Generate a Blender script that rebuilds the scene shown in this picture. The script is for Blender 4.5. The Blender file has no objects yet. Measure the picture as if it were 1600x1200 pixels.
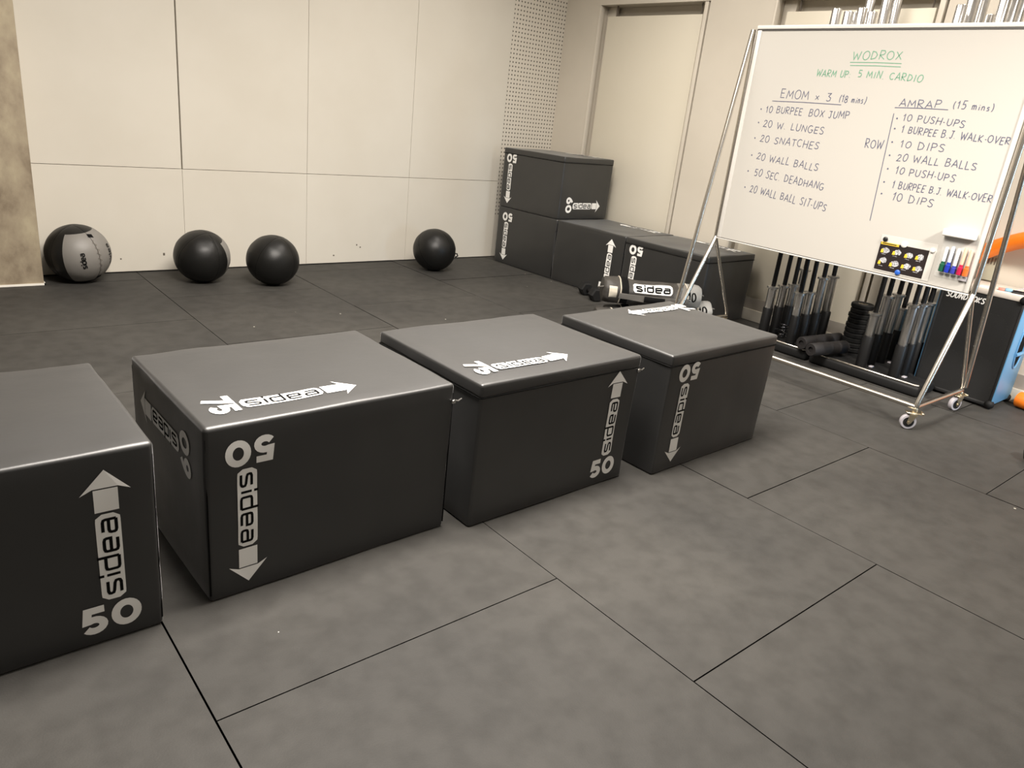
import bpy, bmesh, math, random
from mathutils import Vector, Matrix, noise
random.seed(7)
S = bpy.context.scene
COL = S.collection
PI = math.pi

# ------------------------------------------------------------------ camera, world, lights, exposure
cam_d = bpy.data.cameras.new('camera'); cam = bpy.data.objects.new('camera', cam_d); COL.objects.link(cam)
cr = Vector((0.7664956, -0.6334315, 0.1060616)); cu = Vector((0.1415937, 0.3277429, 0.9340962)); cf = Vector((0.6264469, 0.7009630, -0.3409035))
cam.matrix_world = Matrix(((cr.x, cu.x, -cf.x, 0), (cr.y, cu.y, -cf.y, 0), (cr.z, cu.z, -cf.z, 1.28555), (0, 0, 0, 1)))
cam_d.sensor_width = 36; cam_d.lens = 36 * 1157.888 / 1600; cam_d.clip_start = 0.02
S.camera = cam
S.view_settings.view_transform = 'Standard'; S.view_settings.look = 'None'
S.view_settings.gamma = 1; S.view_settings.use_curve_mapping = False
S.view_settings.exposure = 0.03
W = bpy.data.worlds.new('world'); S.world = W; W.use_nodes = True
W.node_tree.nodes['Background'].inputs[0].default_value = (1.0, 0.9, 0.76, 1)
W.node_tree.nodes['Background'].inputs[1].default_value = 0.17
def area(name, loc, rot, sx, sy, power, color, spread=PI):
    d = bpy.data.lights.new(name, 'AREA'); d.shape = 'RECTANGLE'; d.size = sx; d.size_y = sy
    d.energy = power; d.color = color; d.spread = spread
    o = bpy.data.objects.new(name, d); COL.objects.link(o); o.location = loc; o.rotation_euler = rot
    return o
WARM = (1.0, 0.93, 0.85)
for x, y, e in ((1.10, 1.9, 200), (2.1, 1.9, 112), (1.3, -0.1, 32), (1.1, 3.9, 9), (3.35, 3.7, 44)):
    area('ceiling_light', (x, y, 3.16), (0, 0, 0), 1.0, 0.9, e, WARM, math.radians(165))
area('ceiling_light', (4.42, 1.7, 3.16), (0, 0, 0), 0.35, 1.9, 26, WARM)
added_fill = area('under_board_fill', (3.2, -1.0, 3.12), (0, 0, 0), 0.5, 0.5, 32, WARM, math.radians(50))  # added fill lamp, brightens the wall under the whiteboard
added_fill.rotation_euler = (Vector((5.0, 1.85, 0.30))-added_fill.location).to_track_quat('-Z', 'Y').to_euler()
# daylight falling in along the right wall from a window at the far right end of the gym
area('window_daylight', (4.5, -1.9, 1.0), (math.radians(80), 0, 0), 0.5, 1.0, 3.5, (0.45, 0.72, 1.0), math.radians(46))

# ------------------------------------------------------------------ materials
def mat(name, color, rough=0.5, metal=0.0, spec=0.5, bump=None, var=None, coat=0, sheen=0, alpha=1, trans=0):
    m = bpy.data.materials.new(name); m.use_nodes = True
    nt = m.node_tree; b = nt.nodes['Principled BSDF']
    b.inputs['Base Color'].default_value = (*color, 1); b.inputs['Roughness'].default_value = rough
    b.inputs['Metallic'].default_value = metal; b.inputs['Specular IOR Level'].default_value = spec
    b.inputs['Coat Weight'].default_value = coat; b.inputs['Coat Roughness'].default_value = 0.42
    b.inputs['Sheen Weight'].default_value = sheen; b.inputs['Sheen Roughness'].default_value = 0.3
    b.inputs['Alpha'].default_value = alpha; b.inputs['Transmission Weight'].default_value = trans
    tc = nt.nodes.new('ShaderNodeTexCoord')
    if var:       # (scale, amount, second colour)
        n = nt.nodes.new('ShaderNodeTexNoise'); n.inputs['Scale'].default_value = var[0]; n.inputs['Detail'].default_value = 5
        nt.links.new(tc.outputs['Object'], n.inputs['Vector'])
        r = nt.nodes.new('ShaderNodeValToRGB'); r.color_ramp.elements[0].position = 0.35; r.color_ramp.elements[1].position = 0.65
        r.color_ramp.elements[0].color = (*color, 1); r.color_ramp.elements[1].color = (*var[1], 1)
        nt.links.new(n.outputs['Fac'], r.inputs[0]); nt.links.new(r.outputs[0], b.inputs['Base Color'])
    if bump:
        n = nt.nodes.new('ShaderNodeTexNoise'); n.inputs['Scale'].default_value = bump[0]; n.inputs['Detail'].default_value = 4
        nt.links.new(tc.outputs['Object'], n.inputs['Vector'])
        bp = nt.nodes.new('ShaderNodeBump'); bp.inputs['Strength'].default_value = bump[1]; bp.inputs['Distance'].default_value = bump[2]
        nt.links.new(n.outputs['Fac'], bp.inputs['Height']); nt.links.new(bp.outputs[0], b.inputs['Normal'])
    return m
def lin(r, g, b):
    f = lambda c: (c / 255 / 12.92) if c < 11 else ((c / 255 + 0.055) / 1.055) ** 2.4
    return (f(r), f(g), f(b))

M = {}
M['vinyl'] = mat('black_vinyl', (0.0075, 0.0075, 0.0075), 0.5, spec=0.95, bump=(8, 0.2, 0.006), var=(5, (0.0098, 0.0097, 0.0095)), coat=0.12, sheen=0.46)
M['seam'] = mat('black_seam', (0.005, 0.005, 0.005), 0.8, spec=0.08)
M['print'] = mat('white_print', (0.84, 0.83, 0.80), 0.6, spec=0.2)
M['ball'] = mat('ball_black_vinyl', (0.008, 0.0078, 0.0072), 0.42, spec=0.35, bump=(70, 0.12, 0.002))
M['ball_grey'] = mat('ball_grey_vinyl', (0.19, 0.18, 0.165), 0.5, bump=(60, 0.1, 0.002))
M['wall_panel'] = mat('painted_wall_board', (0.625, 0.59, 0.517), 0.5, spec=0.3, var=(2.2, (0.60, 0.563, 0.488)), bump=(2.5, 0.08, 0.02))
M['wall_paint'] = mat('wall_paint', (0.65, 0.598, 0.51), 0.5, spec=0.3, var=(1.6, (0.60, 0.55, 0.465)))
M['door'] = mat('shutter_paint', (0.70, 0.65, 0.54), 0.4, var=(1.0, (0.68, 0.63, 0.515)))
M['grey_wall'] = mat('grey_wall', (0.32, 0.29, 0.25), 0.7)
M['white_edge'] = mat('white_edge', (0.82, 0.79, 0.72), 0.5)
M['scuff'] = mat('scuff_mark', (0.12, 0.10, 0.08), 0.8)
M['alu'] = mat('brushed_aluminium_strip', (0.62, 0.58, 0.50), 0.35, metal=0.15)
M['chrome'] = mat('chrome', (0.60, 0.59, 0.575), 0.28, metal=1.0)
M['dark_chrome'] = mat('dark_chrome', (0.10, 0.10, 0.11), 0.2, metal=1.0)
M['steel_tube'] = mat('silver_tube', (0.62, 0.58, 0.52), 0.27, metal=1.0)
M['zinc'] = mat('zinc_plate', (0.62, 0.54, 0.40), 0.35, metal=1.0)
M['black_metal'] = mat('black_powder_coat', (0.006, 0.006, 0.0062), 0.45, spec=0.25)
M['black_rubber'] = mat('black_rubber', (0.009, 0.009, 0.009), 0.6, spec=0.25)
M['grey_rubber'] = mat('grey_rubber', (0.36, 0.34, 0.36), 0.55)
M['board'] = mat('whiteboard_enamel', (0.475, 0.455, 0.417), 0.25, spec=0.2)
M['board_frame'] = mat('white_board_frame', (0.62, 0.60, 0.56), 0.35)
M['board_seam'] = mat('dark_board_gap', (0.06, 0.055, 0.05), 0.5)
M['ink'] = mat('dark_marker_ink', (0.075, 0.082, 0.14), 0.6)
M['ink_green'] = mat('green_marker_ink', (0.12, 0.30, 0.19), 0.6)
M['foam'] = mat('black_foam', (0.014, 0.0125, 0.0125), 0.65, spec=0.3, bump=(90, 0.3, 0.003))
M['poster_white'] = mat('laminated_sheet', (0.56, 0.54, 0.50), 0.25)
M['poster_black'] = mat('poster_black', (0.018, 0.013, 0.013), 0.35)
M['poster_yellow'] = mat('poster_yellow', (0.72, 0.48, 0.04), 0.4)
M['poster_grey'] = mat('poster_photo', (0.10, 0.10, 0.11), 0.4, var=(160, (0.62, 0.62, 0.64)))
for n, c in (('green', (0.008, 0.075, 0.04)), ('blue', (0.012, 0.03, 0.32)), ('red', (0.38, 0.01, 0.05)), ('orange', (0.70, 0.12, 0.02)), ('blue2', (0.03, 0.04, 0.28))):
    M['cap_' + n] = mat('cap_' + n, c, 0.35)
M['barrel'] = mat('marker_barrel', (0.72, 0.72, 0.74), 0.3)
M['barrel_tint'] = mat('marker_barrel_orange', (0.80, 0.45, 0.32), 0.3)
M['barrel_blue'] = mat('marker_barrel_blue', (0.55, 0.60, 0.76), 0.3)
M['clear'] = mat('clear_acrylic', (0.92, 0.93, 0.92), 0.08, alpha=0.10)
M['magnet_black'] = mat('magnet_black', (0.01, 0.01, 0.01), 0.4)
M['magnet_white'] = mat('magnet_white', (0.72, 0.70, 0.66), 0.4)
M['magnet_blue'] = mat('magnet_blue', (0.02, 0.10, 0.45), 0.4)
M['bag'] = mat('bag_dark_grey', (0.035, 0.032, 0.029), 0.5, spec=0.35, bump=(16, 0.5, 0.015), var=(7, (0.05, 0.046, 0.041)))
M['bag_light'] = mat('bag_light_grey', (0.24, 0.235, 0.22), 0.55, bump=(30, 0.2, 0.006))
M['bag_mid'] = mat('bag_mid_grey', (0.13, 0.122, 0.11), 0.55, bump=(30, 0.25, 0.006))
M['bag_label'] = mat('bag_beige_patch', (0.52, 0.47, 0.38), 0.6)
M['speaker'] = mat('speaker_black', (0.012, 0.012, 0.012), 0.5)
M['speaker_top'] = mat('speaker_trim', (0.60, 0.54, 0.48), 0.35)
M['speaker_side'] = mat('speaker_side_daylight_blue', (0.12, 0.30, 0.50), 0.38, metal=0.2)  # blue of the incoming daylight is painted into the side panel colour
M['cone'] = mat('speaker_cone', (0.02, 0.02, 0.02), 0.35)
M['orange'] = mat('orange_plastic', (0.86, 0.20, 0.01), 0.4)
M['wall_box'] = mat('grey_green_plastic', (0.40, 0.39, 0.30), 0.5)
M['card'] = mat('white_card', (0.80, 0.78, 0.74), 0.5)
M['pink'] = mat('pink_wrapper', (0.60, 0.22, 0.17), 0.4)
M['lblue'] = mat('light_blue_wrapper', (0.22, 0.42, 0.58), 0.4)

# floor rubber: worn blotches and sparse pale crumbs
def floor_mat():
    m = bpy.data.materials.new('rubber_floor'); m.use_nodes = True; nt = m.node_tree; b = nt.nodes['Principled BSDF']; L = nt.links.new; N = nt.nodes.new
    tc = N('ShaderNodeTexCoord')
    n1 = N('ShaderNodeTexNoise'); n1.inputs['Scale'].default_value = 13; n1.inputs['Detail'].default_value = 2; L(tc.outputs['Object'], n1.inputs['Vector'])
    n2 = N('ShaderNodeTexNoise'); n2.inputs['Scale'].default_value = 1.3; n2.inputs['Detail'].default_value = 2; L(tc.outputs['Object'], n2.inputs['Vector'])
    r1 = N('ShaderNodeValToRGB'); r1.color_ramp.elements[0].position = 0.30; r1.color_ramp.elements[1].position = 0.62
    r1.color_ramp.elements[0].color = (0.0375, 0.0358, 0.0328, 1); r1.color_ramp.elements[1].color = (0.0485, 0.0465, 0.043, 1)
    L(n1.outputs['Fac'], r1.inputs[0])
    r2 = N('ShaderNodeValToRGB'); r2.color_ramp.elements[0].position = 0.35; r2.color_ramp.elements[1].position = 0.65
    r2.color_ramp.elements[0].color = (0.84, 0.84, 0.84, 1); r2.color_ramp.elements[1].color = (1.10, 1.09, 1.07, 1)
    L(n2.outputs['Fac'], r2.inputs[0])
    mx = N('ShaderNodeMix'); mx.data_type = 'RGBA'; mx.blend_type = 'MULTIPLY'; mx.inputs['Factor'].default_value = 1
    L(r1.outputs[0], mx.inputs['A']); L(r2.outputs[0], mx.inputs['B'])
    v = N('ShaderNodeTexVoronoi'); v.inputs['Scale'].default_value = 4.2; v.inputs['Randomness'].default_value = 1; L(tc.outputs['Object'], v.inputs['Vector'])
    lt = N('ShaderNodeMath'); lt.operation = 'LESS_THAN'; lt.inputs[1].default_value = 0.020; L(v.outputs['Distance'], lt.inputs[0])
    mx2 = N('ShaderNodeMix'); mx2.data_type = 'RGBA'; L(lt.outputs[0], mx2.inputs['Factor']); L(mx.outputs['Result'], mx2.inputs['A']); mx2.inputs['B'].default_value = (0.5, 0.48, 0.42, 1)
    L(mx2.outputs['Result'], b.inputs['Base Color'])
    n3 = N('ShaderNodeTexNoise'); n3.inputs['Scale'].default_value = 220; L(tc.outputs['Object'], n3.inputs['Vector'])
    bp = N('ShaderNodeBump'); bp.inputs['Strength'].default_value = 0.25; bp.inputs['Distance'].default_value = 0.002
    L(n3.outputs['Fac'], bp.inputs['Height']); L(bp.outputs[0], b.inputs['Normal'])
    b.inputs['Roughness'].default_value = 0.65; b.inputs['Specular IOR Level'].default_value = 0.22
    return m
M['floor'] = floor_mat()

def perforated_mat():
    m = bpy.data.materials.new('perforated_board'); m.use_nodes = True; nt = m.node_tree; b = nt.nodes['Principled BSDF']; L = nt.links.new; N = nt.nodes.new
    tc = N('ShaderNodeTexCoord'); sp = N('ShaderNodeSeparateXYZ'); L(tc.outputs['Object'], sp.inputs[0])
    def mth(op, a, v=None):
        n = N('ShaderNodeMath'); n.operation = op
        L(a, n.inputs[0])
        if v is not None:
            if isinstance(v, float): n.inputs[1].default_value = v
            else: L(v, n.inputs[1])
        return n.outputs[0]
    def cell(o):
        f = mth('FRACT', mth('MULTIPLY', o, 1 / 0.0345)); return mth('SUBTRACT', f, 0.5)
    x = cell(sp.outputs['X']); z = cell(sp.outputs['Z'])
    d = mth('ADD', mth('MULTIPLY', x, x), mth('MULTIPLY', z, z))
    hole = mth('LESS_THAN', d, 0.042)
    above = mth('GREATER_THAN', sp.outputs['Z'], 0.385)
    k = mth('MULTIPLY', hole, above)
    mx = N('ShaderNodeMix'); mx.data_type = 'RGBA'; L(k, mx.inputs['Factor']); mx.inputs['A'].default_value = (0.63, 0.587, 0.51, 1); mx.inputs['B'].default_value = (0.10, 0.088, 0.07, 1)
    L(mx.outputs['Result'], b.inputs['Base Color']); b.inputs['Roughness'].default_value = 0.6
    return m
M['perforated'] = perforated_mat()

def concrete_mat():
    m = bpy.data.materials.new('stained_concrete'); m.use_nodes = True; nt = m.node_tree; b = nt.nodes['Principled BSDF']; L = nt.links.new; N = nt.nodes.new
    tc = N('ShaderNodeTexCoord'); mp = N('ShaderNodeMapping'); mp.inputs['Scale'].default_value = (1.6, 1.6, 1.0); L(tc.outputs['Object'], mp.inputs['Vector'])
    n = N('ShaderNodeTexNoise'); n.inputs['Scale'].default_value = 4; n.inputs['Detail'].default_value = 7; n.inputs['Roughness'].default_value = 0.62; L(mp.outputs[0], n.inputs['Vector'])
    r = N('ShaderNodeValToRGB'); e = r.color_ramp.elements; e[0].position = 0.33; e[0].color = (0.20, 0.155, 0.105, 1); e[1].position = 0.68; e[1].color = (0.42, 0.36, 0.25, 1)
    q = e.new(0.48); q.color = (0.31, 0.255, 0.18, 1)
    L(n.outputs['Fac'], r.inputs[0]); L(r.outputs[0], b.inputs['Base Color']); b.inputs['Roughness'].default_value = 0.75
    bp = N('ShaderNodeBump'); bp.inputs['Strength'].default_value = 0.3; bp.inputs['Distance'].default_value = 0.01; L(n.outputs['Fac'], bp.inputs['Height']); L(bp.outputs[0], b.inputs['Normal'])
    return m
M['concrete'] = concrete_mat()

def grille_mat():
    m = bpy.data.materials.new('speaker_grille'); m.use_nodes = True; nt = m.node_tree; b = nt.nodes['Principled BSDF']; L = nt.links.new; N = nt.nodes.new
    tc = N('ShaderNodeTexCoord'); v = N('ShaderNodeTexVoronoi'); v.inputs['Scale'].default_value = 130; v.inputs['Randomness'].default_value = 0.0; L(tc.outputs['Object'], v.inputs['Vector'])
    gt = N('ShaderNodeMath'); gt.operation = 'GREATER_THAN'; gt.inputs[1].default_value = 0.36; L(v.outputs['Distance'], gt.inputs[0])
    L(gt.outputs[0], b.inputs['Alpha']); b.inputs['Base Color'].default_value = (0.022, 0.022, 0.022, 1); b.inputs['Roughness'].default_value = 0.4
    return m
M['grille'] = grille_mat()

# ------------------------------------------------------------------ mesh helpers
class MB:
    def __init__(s): s.v = []; s.f = []; s.m = []
    def add(s, vs, fs, mi=0):
        o = len(s.v); s.v += [tuple(v) for v in vs]
        for f in fs: s.f.append([i + o for i in f]); s.m.append(mi)
    def box(s, a, b, mi=0):
        (x0, y0, z0), (x1, y1, z1) = a, b
        s.add([(x0,y0,z0),(x1,y0,z0),(x1,y1,z0),(x0,y1,z0),(x0,y0,z1),(x1,y0,z1),(x1,y1,z1),(x0,y1,z1)],
              [(0,3,2,1),(4,5,6,7),(0,1,5,4),(1,2,6,5),(2,3,7,6),(3,0,4,7)], mi)
    def bbox(s, a, b, r=0.005, seg=2, mi=0):
        bm = bmesh.new(); bmesh.ops.create_cube(bm, size=1)
        d = [b[i]-a[i] for i in range(3)]; c = [(a[i]+b[i])/2 for i in range(3)]
        for v in bm.verts: v.co = Vector([v.co[i]*d[i]+c[i] for i in range(3)])
        bmesh.ops.bevel(bm, geom=bm.edges[:], offset=min(r, min(d)*0.49), segments=seg, affect='EDGES', profile=0.5)
        s.from_bm(bm, mi)
    def from_bm(s, bm, mi=0):
        bm.verts.index_update(); s.add([v.co for v in bm.verts], [[v.index for v in f.verts] for f in bm.faces], mi); bm.free()
    def tube(s, pts, r, n=14, mi=0, caps=True, closed=False):
        pts = [Vector(p) for p in pts]; k = len(pts); rr = r if isinstance(r, (list, tuple)) else [r]*k
        up = None; rings = []
        for i, p in enumerate(pts):
            if closed: t = (pts[(i+1) % k]-pts[i-1]).normalized()
            else:
                t = Vector((0,0,0))
                if i > 0: t += (p-pts[i-1]).normalized()
                if i < k-1: t += (pts[i+1]-p).normalized()
                t.normalize()
            if up is None: up = t.orthogonal().normalized()
            else: up = (up - t*up.dot(t)).normalized()
            w = t.cross(up)
            rings.append([p + (up*math.cos(2*PI*j/n)+w*math.sin(2*PI*j/n))*rr[i] for j in range(n)])
        fs = []
        for i in range(k if closed else k-1):
            a = i*n; b = ((i+1) % k)*n
            for j in range(n): fs.append((a+j, a+(j+1) % n, b+(j+1) % n, b+j))
        if caps and not closed:
            fs.append(list(range(n))[::-1]); fs.append([(k-1)*n+j for j in range(n)])
        s.add([v for R in rings for v in R], fs, mi)
    def lathe(s, prof, org=(0,0,0), axis=(0,0,1), n=24, mi=0):
        ax = Vector(axis).normalized(); u = ax.orthogonal().normalized(); w = ax.cross(u); o = Vector(org); vs = []; fs = []; k = len(prof)
        for (r, h) in prof:
            for j in range(n): vs.append(o+ax*h+(u*math.cos(2*PI*j/n)+w*math.sin(2*PI*j/n))*max(r, 1e-4))
        for i in range(k-1):
            for j in range(n): fs.append((i*n+j, i*n+(j+1) % n, (i+1)*n+(j+1) % n, (i+1)*n+j))
        fs.append(list(range(n))[::-1]); fs.append([(k-1)*n+j for j in range(n)])
        s.add(vs, fs, mi)
    def cyl(s, a, b, r, n=20, mi=0, bev=0.0):
        a = Vector(a); b = Vector(b); L = (b-a).length
        p = [(r-bev, 0), (r, bev), (r, L-bev), (r-bev, L)] if bev else [(r, 0), (r, L)]
        s.lathe(p, a, b-a, n, mi)
    def quad(s, p, mi=0): s.add(p, [tuple(range(len(p)))], mi)

def obj(name, mb, mats, parent=None, smooth=True, angle=40):
    me = bpy.data.meshes.new(name); me.from_pydata(mb.v, [], mb.f)
    for m in (mats if isinstance(mats, (list, tuple)) else [mats]): me.materials.append(M[m])
    me.polygons.foreach_set('material_index', mb.m)
    if smooth:
        me.polygons.foreach_set('use_smooth', [True]*len(me.polygons)); me.set_sharp_from_angle(angle=math.radians(angle))
    me.update()
    o = bpy.data.objects.new(name, me); COL.objects.link(o)
    if parent: o.parent = parent
    return o
def tag(o, label, cat, group=None):
    o['label'] = label; o['category'] = cat
    if group: o['group'] = group
    return o
def thing(name, label, cat, loc=(0,0,0), rz=0, group=None):
    o = bpy.data.objects.new(name, None); COL.objects.link(o); o.location = loc; o.rotation_euler = (0,0,rz); o.empty_display_size = 0.1
    return tag(o, label, cat, group)
def struct(o): o['kind'] = 'structure'; return o
def copy_thing(root, loc, label):
    c = root.copy(); COL.objects.link(c); c.location = loc; c['label'] = label
    for ch in root.children:
        d = ch.copy(); COL.objects.link(d); d.parent = c
        for g in ch.children:
            e = g.copy(); COL.objects.link(e); e.parent = d
    return c

# ------------------------------------------------------------------ stroke lettering
def arc(cx, cy, rx, ry, a0, a1, n=10):
    return [(cx+rx*math.cos(math.radians(a0+(a1-a0)*i/n)), cy+ry*math.sin(math.radians(a0+(a1-a0)*i/n))) for i in range(n+1)]
def ribbon(pts, w, closed=False):
    """flat stroke of width w along a 2-D polyline: list of left/right point pairs, mitred"""
    P = [Vector(p) for p in pts]; k = len(P); out = []
    for i in range(k):
        if closed: d1 = P[i]-P[i-1]; d2 = P[(i+1) % k]-P[i]
        else:
            d1 = P[i]-P[i-1] if i else P[1]-P[0]; d2 = P[i+1]-P[i] if i < k-1 else P[-1]-P[-2]
        d1 = d1.normalized(); d2 = d2.normalized(); n1 = Vector((-d1.y, d1.x)); n2 = Vector((-d2.y, d2.x)); n = n1+n2
        if n.length < 1e-3: n = n1
        n.normalize(); L = min(w/2/max(n.dot(n1), 0.5), w)
        out.append((P[i]+n*L, P[i]-n*L))
    return out
def add_ribbon(mb, pts, w, xf, mi=0, closed=False):
    out = []
    for a, b in zip(pts, pts[1:]):
        k = max(1, int(math.hypot(b[0]-a[0], b[1]-a[1])/max(w*1.6, .008)))
        out += [(a[0]+(b[0]-a[0])*i/k, a[1]+(b[1]-a[1])*i/k) for i in range(k)]
    pts = out+[pts[-1]]
    rb = ribbon(pts, w, closed); vs = []
    for a, b in rb: vs += [xf(a.x, a.y), xf(b.x, b.y)]
    k = len(rb); fs = [(2*i, 2*i+1, 2*((i+1) % k)+1, 2*((i+1) % k)) for i in range(k if closed else k-1)]
    mb.add(vs, fs, mi)

FONT = {   # single-stroke marker capitals: (advance, strokes)
 'A': (.72, [[(0,0),(.34,1),(.68,0)], [(.12,.34),(.56,.34)]]), 'B': (.66, [[(.05,0),(.05,1),(.42,.95),(.5,.75),(.38,.55),(.05,.52)], [(.38,.53),(.58,.3),(.45,.06),(.05,0)]]),
 'C': (.66, [arc(.36,.5,.34,.5,50,310)]), 'D': (.72, [[(.05,0),(.05,1),(.4,.9),(.62,.55),(.5,.15),(.05,0)]]),
 'E': (.58, [[(.52,1),(.05,1),(.05,0),(.52,0)], [(.05,.52),(.44,.52)]]), 'G': (.74, [arc(.36,.5,.34,.5,50,320)+[(.66,.42),(.4,.42)]]),
 'H': (.68, [[(.05,0),(.05,1)], [(.6,0),(.6,1)], [(.05,.5),(.6,.5)]]), 'I': (.3, [[(.13,0),(.13,1)]]), 'J': (.52, [[(.05,1),(.5,1)], [(.34,1),(.34,.2),(.2,0),(.02,.15)]]),
 'K': (.64, [[(.05,0),(.05,1)], [(.56,1),(.06,.45),(.58,0)]]), 'L': (.54, [[(.06,1),(.05,0),(.5,.02)]]), 'M': (.84, [[(.03,0),(.1,1),(.4,.3),(.68,1),(.78,0)]]),
 'N': (.72, [[(.05,0),(.05,1),(.6,0),(.62,1)]]), 'O': (.76, [arc(.37,.5,.35,.5,90,450,14)]), 'P': (.62, [[(.05,0),(.05,1),(.45,.96),(.56,.75),(.44,.52),(.05,.46)]]),
 'R': (.66, [[(.05,0),(.05,1),(.45,.96),(.55,.76),(.42,.54),(.05,.48),(.58,0)]]), 'S': (.62, [[(.54,.86),(.36,1),(.12,.92),(.07,.7),(.3,.52),(.52,.34),(.5,.1),(.28,0),(.04,.12)]]),
 'T': (.62, [[(.02,1),(.6,1)], [(.31,1),(.31,0)]]), 'U': (.68, [[(.05,1),(.06,.25),(.2,.02),(.42,.02),(.58,.25),(.6,1)]]), 'V': (.68, [[(.02,1),(.32,0),(.64,1)]]),
 'W': (.92, [[(.02,1),(.2,0),(.44,.75),(.66,0),(.88,1)]]), 'X': (.66, [[(.04,0),(.6,1)], [(.04,1),(.6,0)]]), 'x': (.6, [[(.08,.1),(.46,.6)], [(.08,.6),(.46,.1)]]),
 'm': (.66, [[(.05,0),(.06,.5)], [(.06,.4),(.2,.52),(.28,.4),(.28,0)], [(.28,.4),(.42,.52),(.52,.4),(.54,0)]]), 'i': (.22, [[(.1,0),(.1,.5)], [(.1,.68),(.11,.76)]]),
 'n': (.46, [[(.05,0),(.06,.5)], [(.06,.38),(.22,.52),(.34,.4),(.36,0)]]), 's': (.42, [[(.34,.48),(.14,.52),(.08,.38),(.3,.22),(.3,.06),(.06,0)]]),
 '0': (.62, [arc(.3,.5,.27,.5,90,450,14)]), '1': (.42, [[(.06,.7),(.26,1),(.24,0)]]), '2': (.6, [[(.06,.78),(.2,1),(.44,.95),(.48,.7),(.06,.02),(.56,.04)]]),
 '3': (.58, [[(.06,.95),(.48,.98),(.22,.6),(.5,.42),(.46,.1),(.2,0),(.04,.12)]]), '5': (.6, [[(.52,1),(.12,1),(.1,.55),(.38,.6),(.52,.34),(.4,.04),(.06,.04)]]),
 '8': (.58, [arc(.28,.75,.2,.25,-90,270,10), arc(.28,.25,.25,.25,90,450,10)]), '.': (.26, [[(.08,0),(.12,.06)]]), ':': (.26, [[(.1,.05),(.12,.12)], [(.1,.5),(.12,.57)]]),
 '-': (.34, [[(.06,.42),(.26,.42)]]), '(': (.36, [arc(.5,.45,.4,.7,130,230,8)]), ')': (.36, [arc(-.15,.45,.4,.7,-50,50,8)]), ' ': (.42, []),
}
# bold digits and squared logo letters for the foam boxes
BOLD = {'0': (.92, [arc(.46,.5,.33,.37,0,345,23)], True),
        '5': (.78, [[(.68,.87),(.19,.87),(.15,.50)]+arc(.36,.32,.27,.21,118,-150,14)], False),
        '6': (.80, [[(.60,.95),(.44,.85),(.30,.71),(.18,.53)]+arc(.40,.36,.26,.25,168,520,18)], False),
        '7': (.74, [[(.04,.87),(.66,.87),(.26,0)]], False)}
LOGO = {'s': (.80, [[(.75,1),(.15,1),(.02,.92),(0,.8),(.03,.62),(.15,.55),(.6,.47),(.73,.38),(.75,.2),(.72,.08),(.6,0),(0,0)]]),
        'i': (0.0, [[(0,0),(0,1)], [(0,1.22),(0,1.62)]]),
        'd': (.75, [[(.75,1.62),(.75,0)], [(.75,0),(.15,0),(.03,.06),(0,.18),(0,.82),(.03,.94),(.15,1),(.75,1)]]),
        'e': (.75, [[(.72,0),(.15,0),(.03,.06),(0,.18),(0,.82),(.03,.94),(.15,1),(.6,1),(.72,.94),(.75,.82),(.75,.5),(0,.5)]]),
        'a': (.75, [[(.05,1),(.6,1),(.72,.94),(.75,.82),(.75,0)], [(.75,0),(.15,0),(.03,.06),(0,.15),(0,.4),(.03,.5),(.15,.56),(.75,.56)]])}
def logo_word(mb, xf, x0, x1, y0, h, w, mi):
    adv = 0; pos = []
    for ch in 'sidea': pos.append(adv); adv += LOGO[ch][0]+.34
    tot = adv-.34; sc = (x1-x0)/tot
    for ch, px in zip('sidea', pos):
        for st in LOGO[ch][1]:
            add_ribbon(mb, [(x0+(px+a)*sc, y0+b*h) for a, b in st], w, xf, mi)
def plate_pts(x0, x1, y0, y1, r):
    p = []
    for cx, cy, a in ((x1-r, y1-r, 0), (x0+r, y1-r, 90), (x0+r, y0+r, 180), (x1-r, y0+r, 270)): p += arc(cx, cy, r, r, a, a+90, 5)
    return p
def box_print(mb, xf, num):
    """num below, logo plate, arrow: own frame p across, q along the arrow, q from 0 to .42"""
    x = -0.073
    for ch in num:
        aw, sts, cl = BOLD[ch]
        for st in sts: add_ribbon(mb, [(x+a*.072, b*.074) for a, b in st], .0185, lambda a, b: xf(a, b, 0), 0, cl)
        x += (aw+.09)*.072
    # plate runs along q; build in a frame (s along q, t across, letters' tops towards -p)
    q0, q1 = .083, .312
    pp = lambda s_, t_: xf(-t_, s_, 0); pl = lambda s_, t_: xf(-t_, s_, .0007)
    N = 24; vs = []; hw = .026
    def half(s_):
        r = .014; d = min(s_-q0, q1-s_)
        return hw if d > r else hw-r+math.sqrt(max(0, r*r-(r-d)**2))
    for i in range(N+1):
        s_ = q0+(q1-q0)*i/N; s_ = min(max(s_, q0), q1); hh = half(s_)
        for j in range(5): vs.append(pp(s_, -hh+2*hh*j/4))
    mb.add(vs, [(i*5+j, (i+1)*5+j, (i+1)*5+j+1, i*5+j+1) for i in range(N) for j in range(4)], 0)
    logo_word(mb, pl, q0+.016, q1-.015, -.0165, .028, .0068, 1)
    # arrow
    for i in range(4):
        a, b = .318+.057*i/4, .318+.057*(i+1)/4
        mb.add([xf(-.025, a, 0), xf(0, a, 0), xf(.025, a, 0), xf(.025, b, 0), xf(0, b, 0), xf(-.025, b, 0)], [(0,1,4,5), (1,2,3,4)], 0)
    mb.add([xf(-.052, .366, 0), xf(-.026, .378, 0), xf(0, .378, 0), xf(.026, .378, 0), xf(.052, .366, 0), xf(0, .422, 0)], [(0,1,2,5), (2,3,4,5)], 0)

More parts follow.
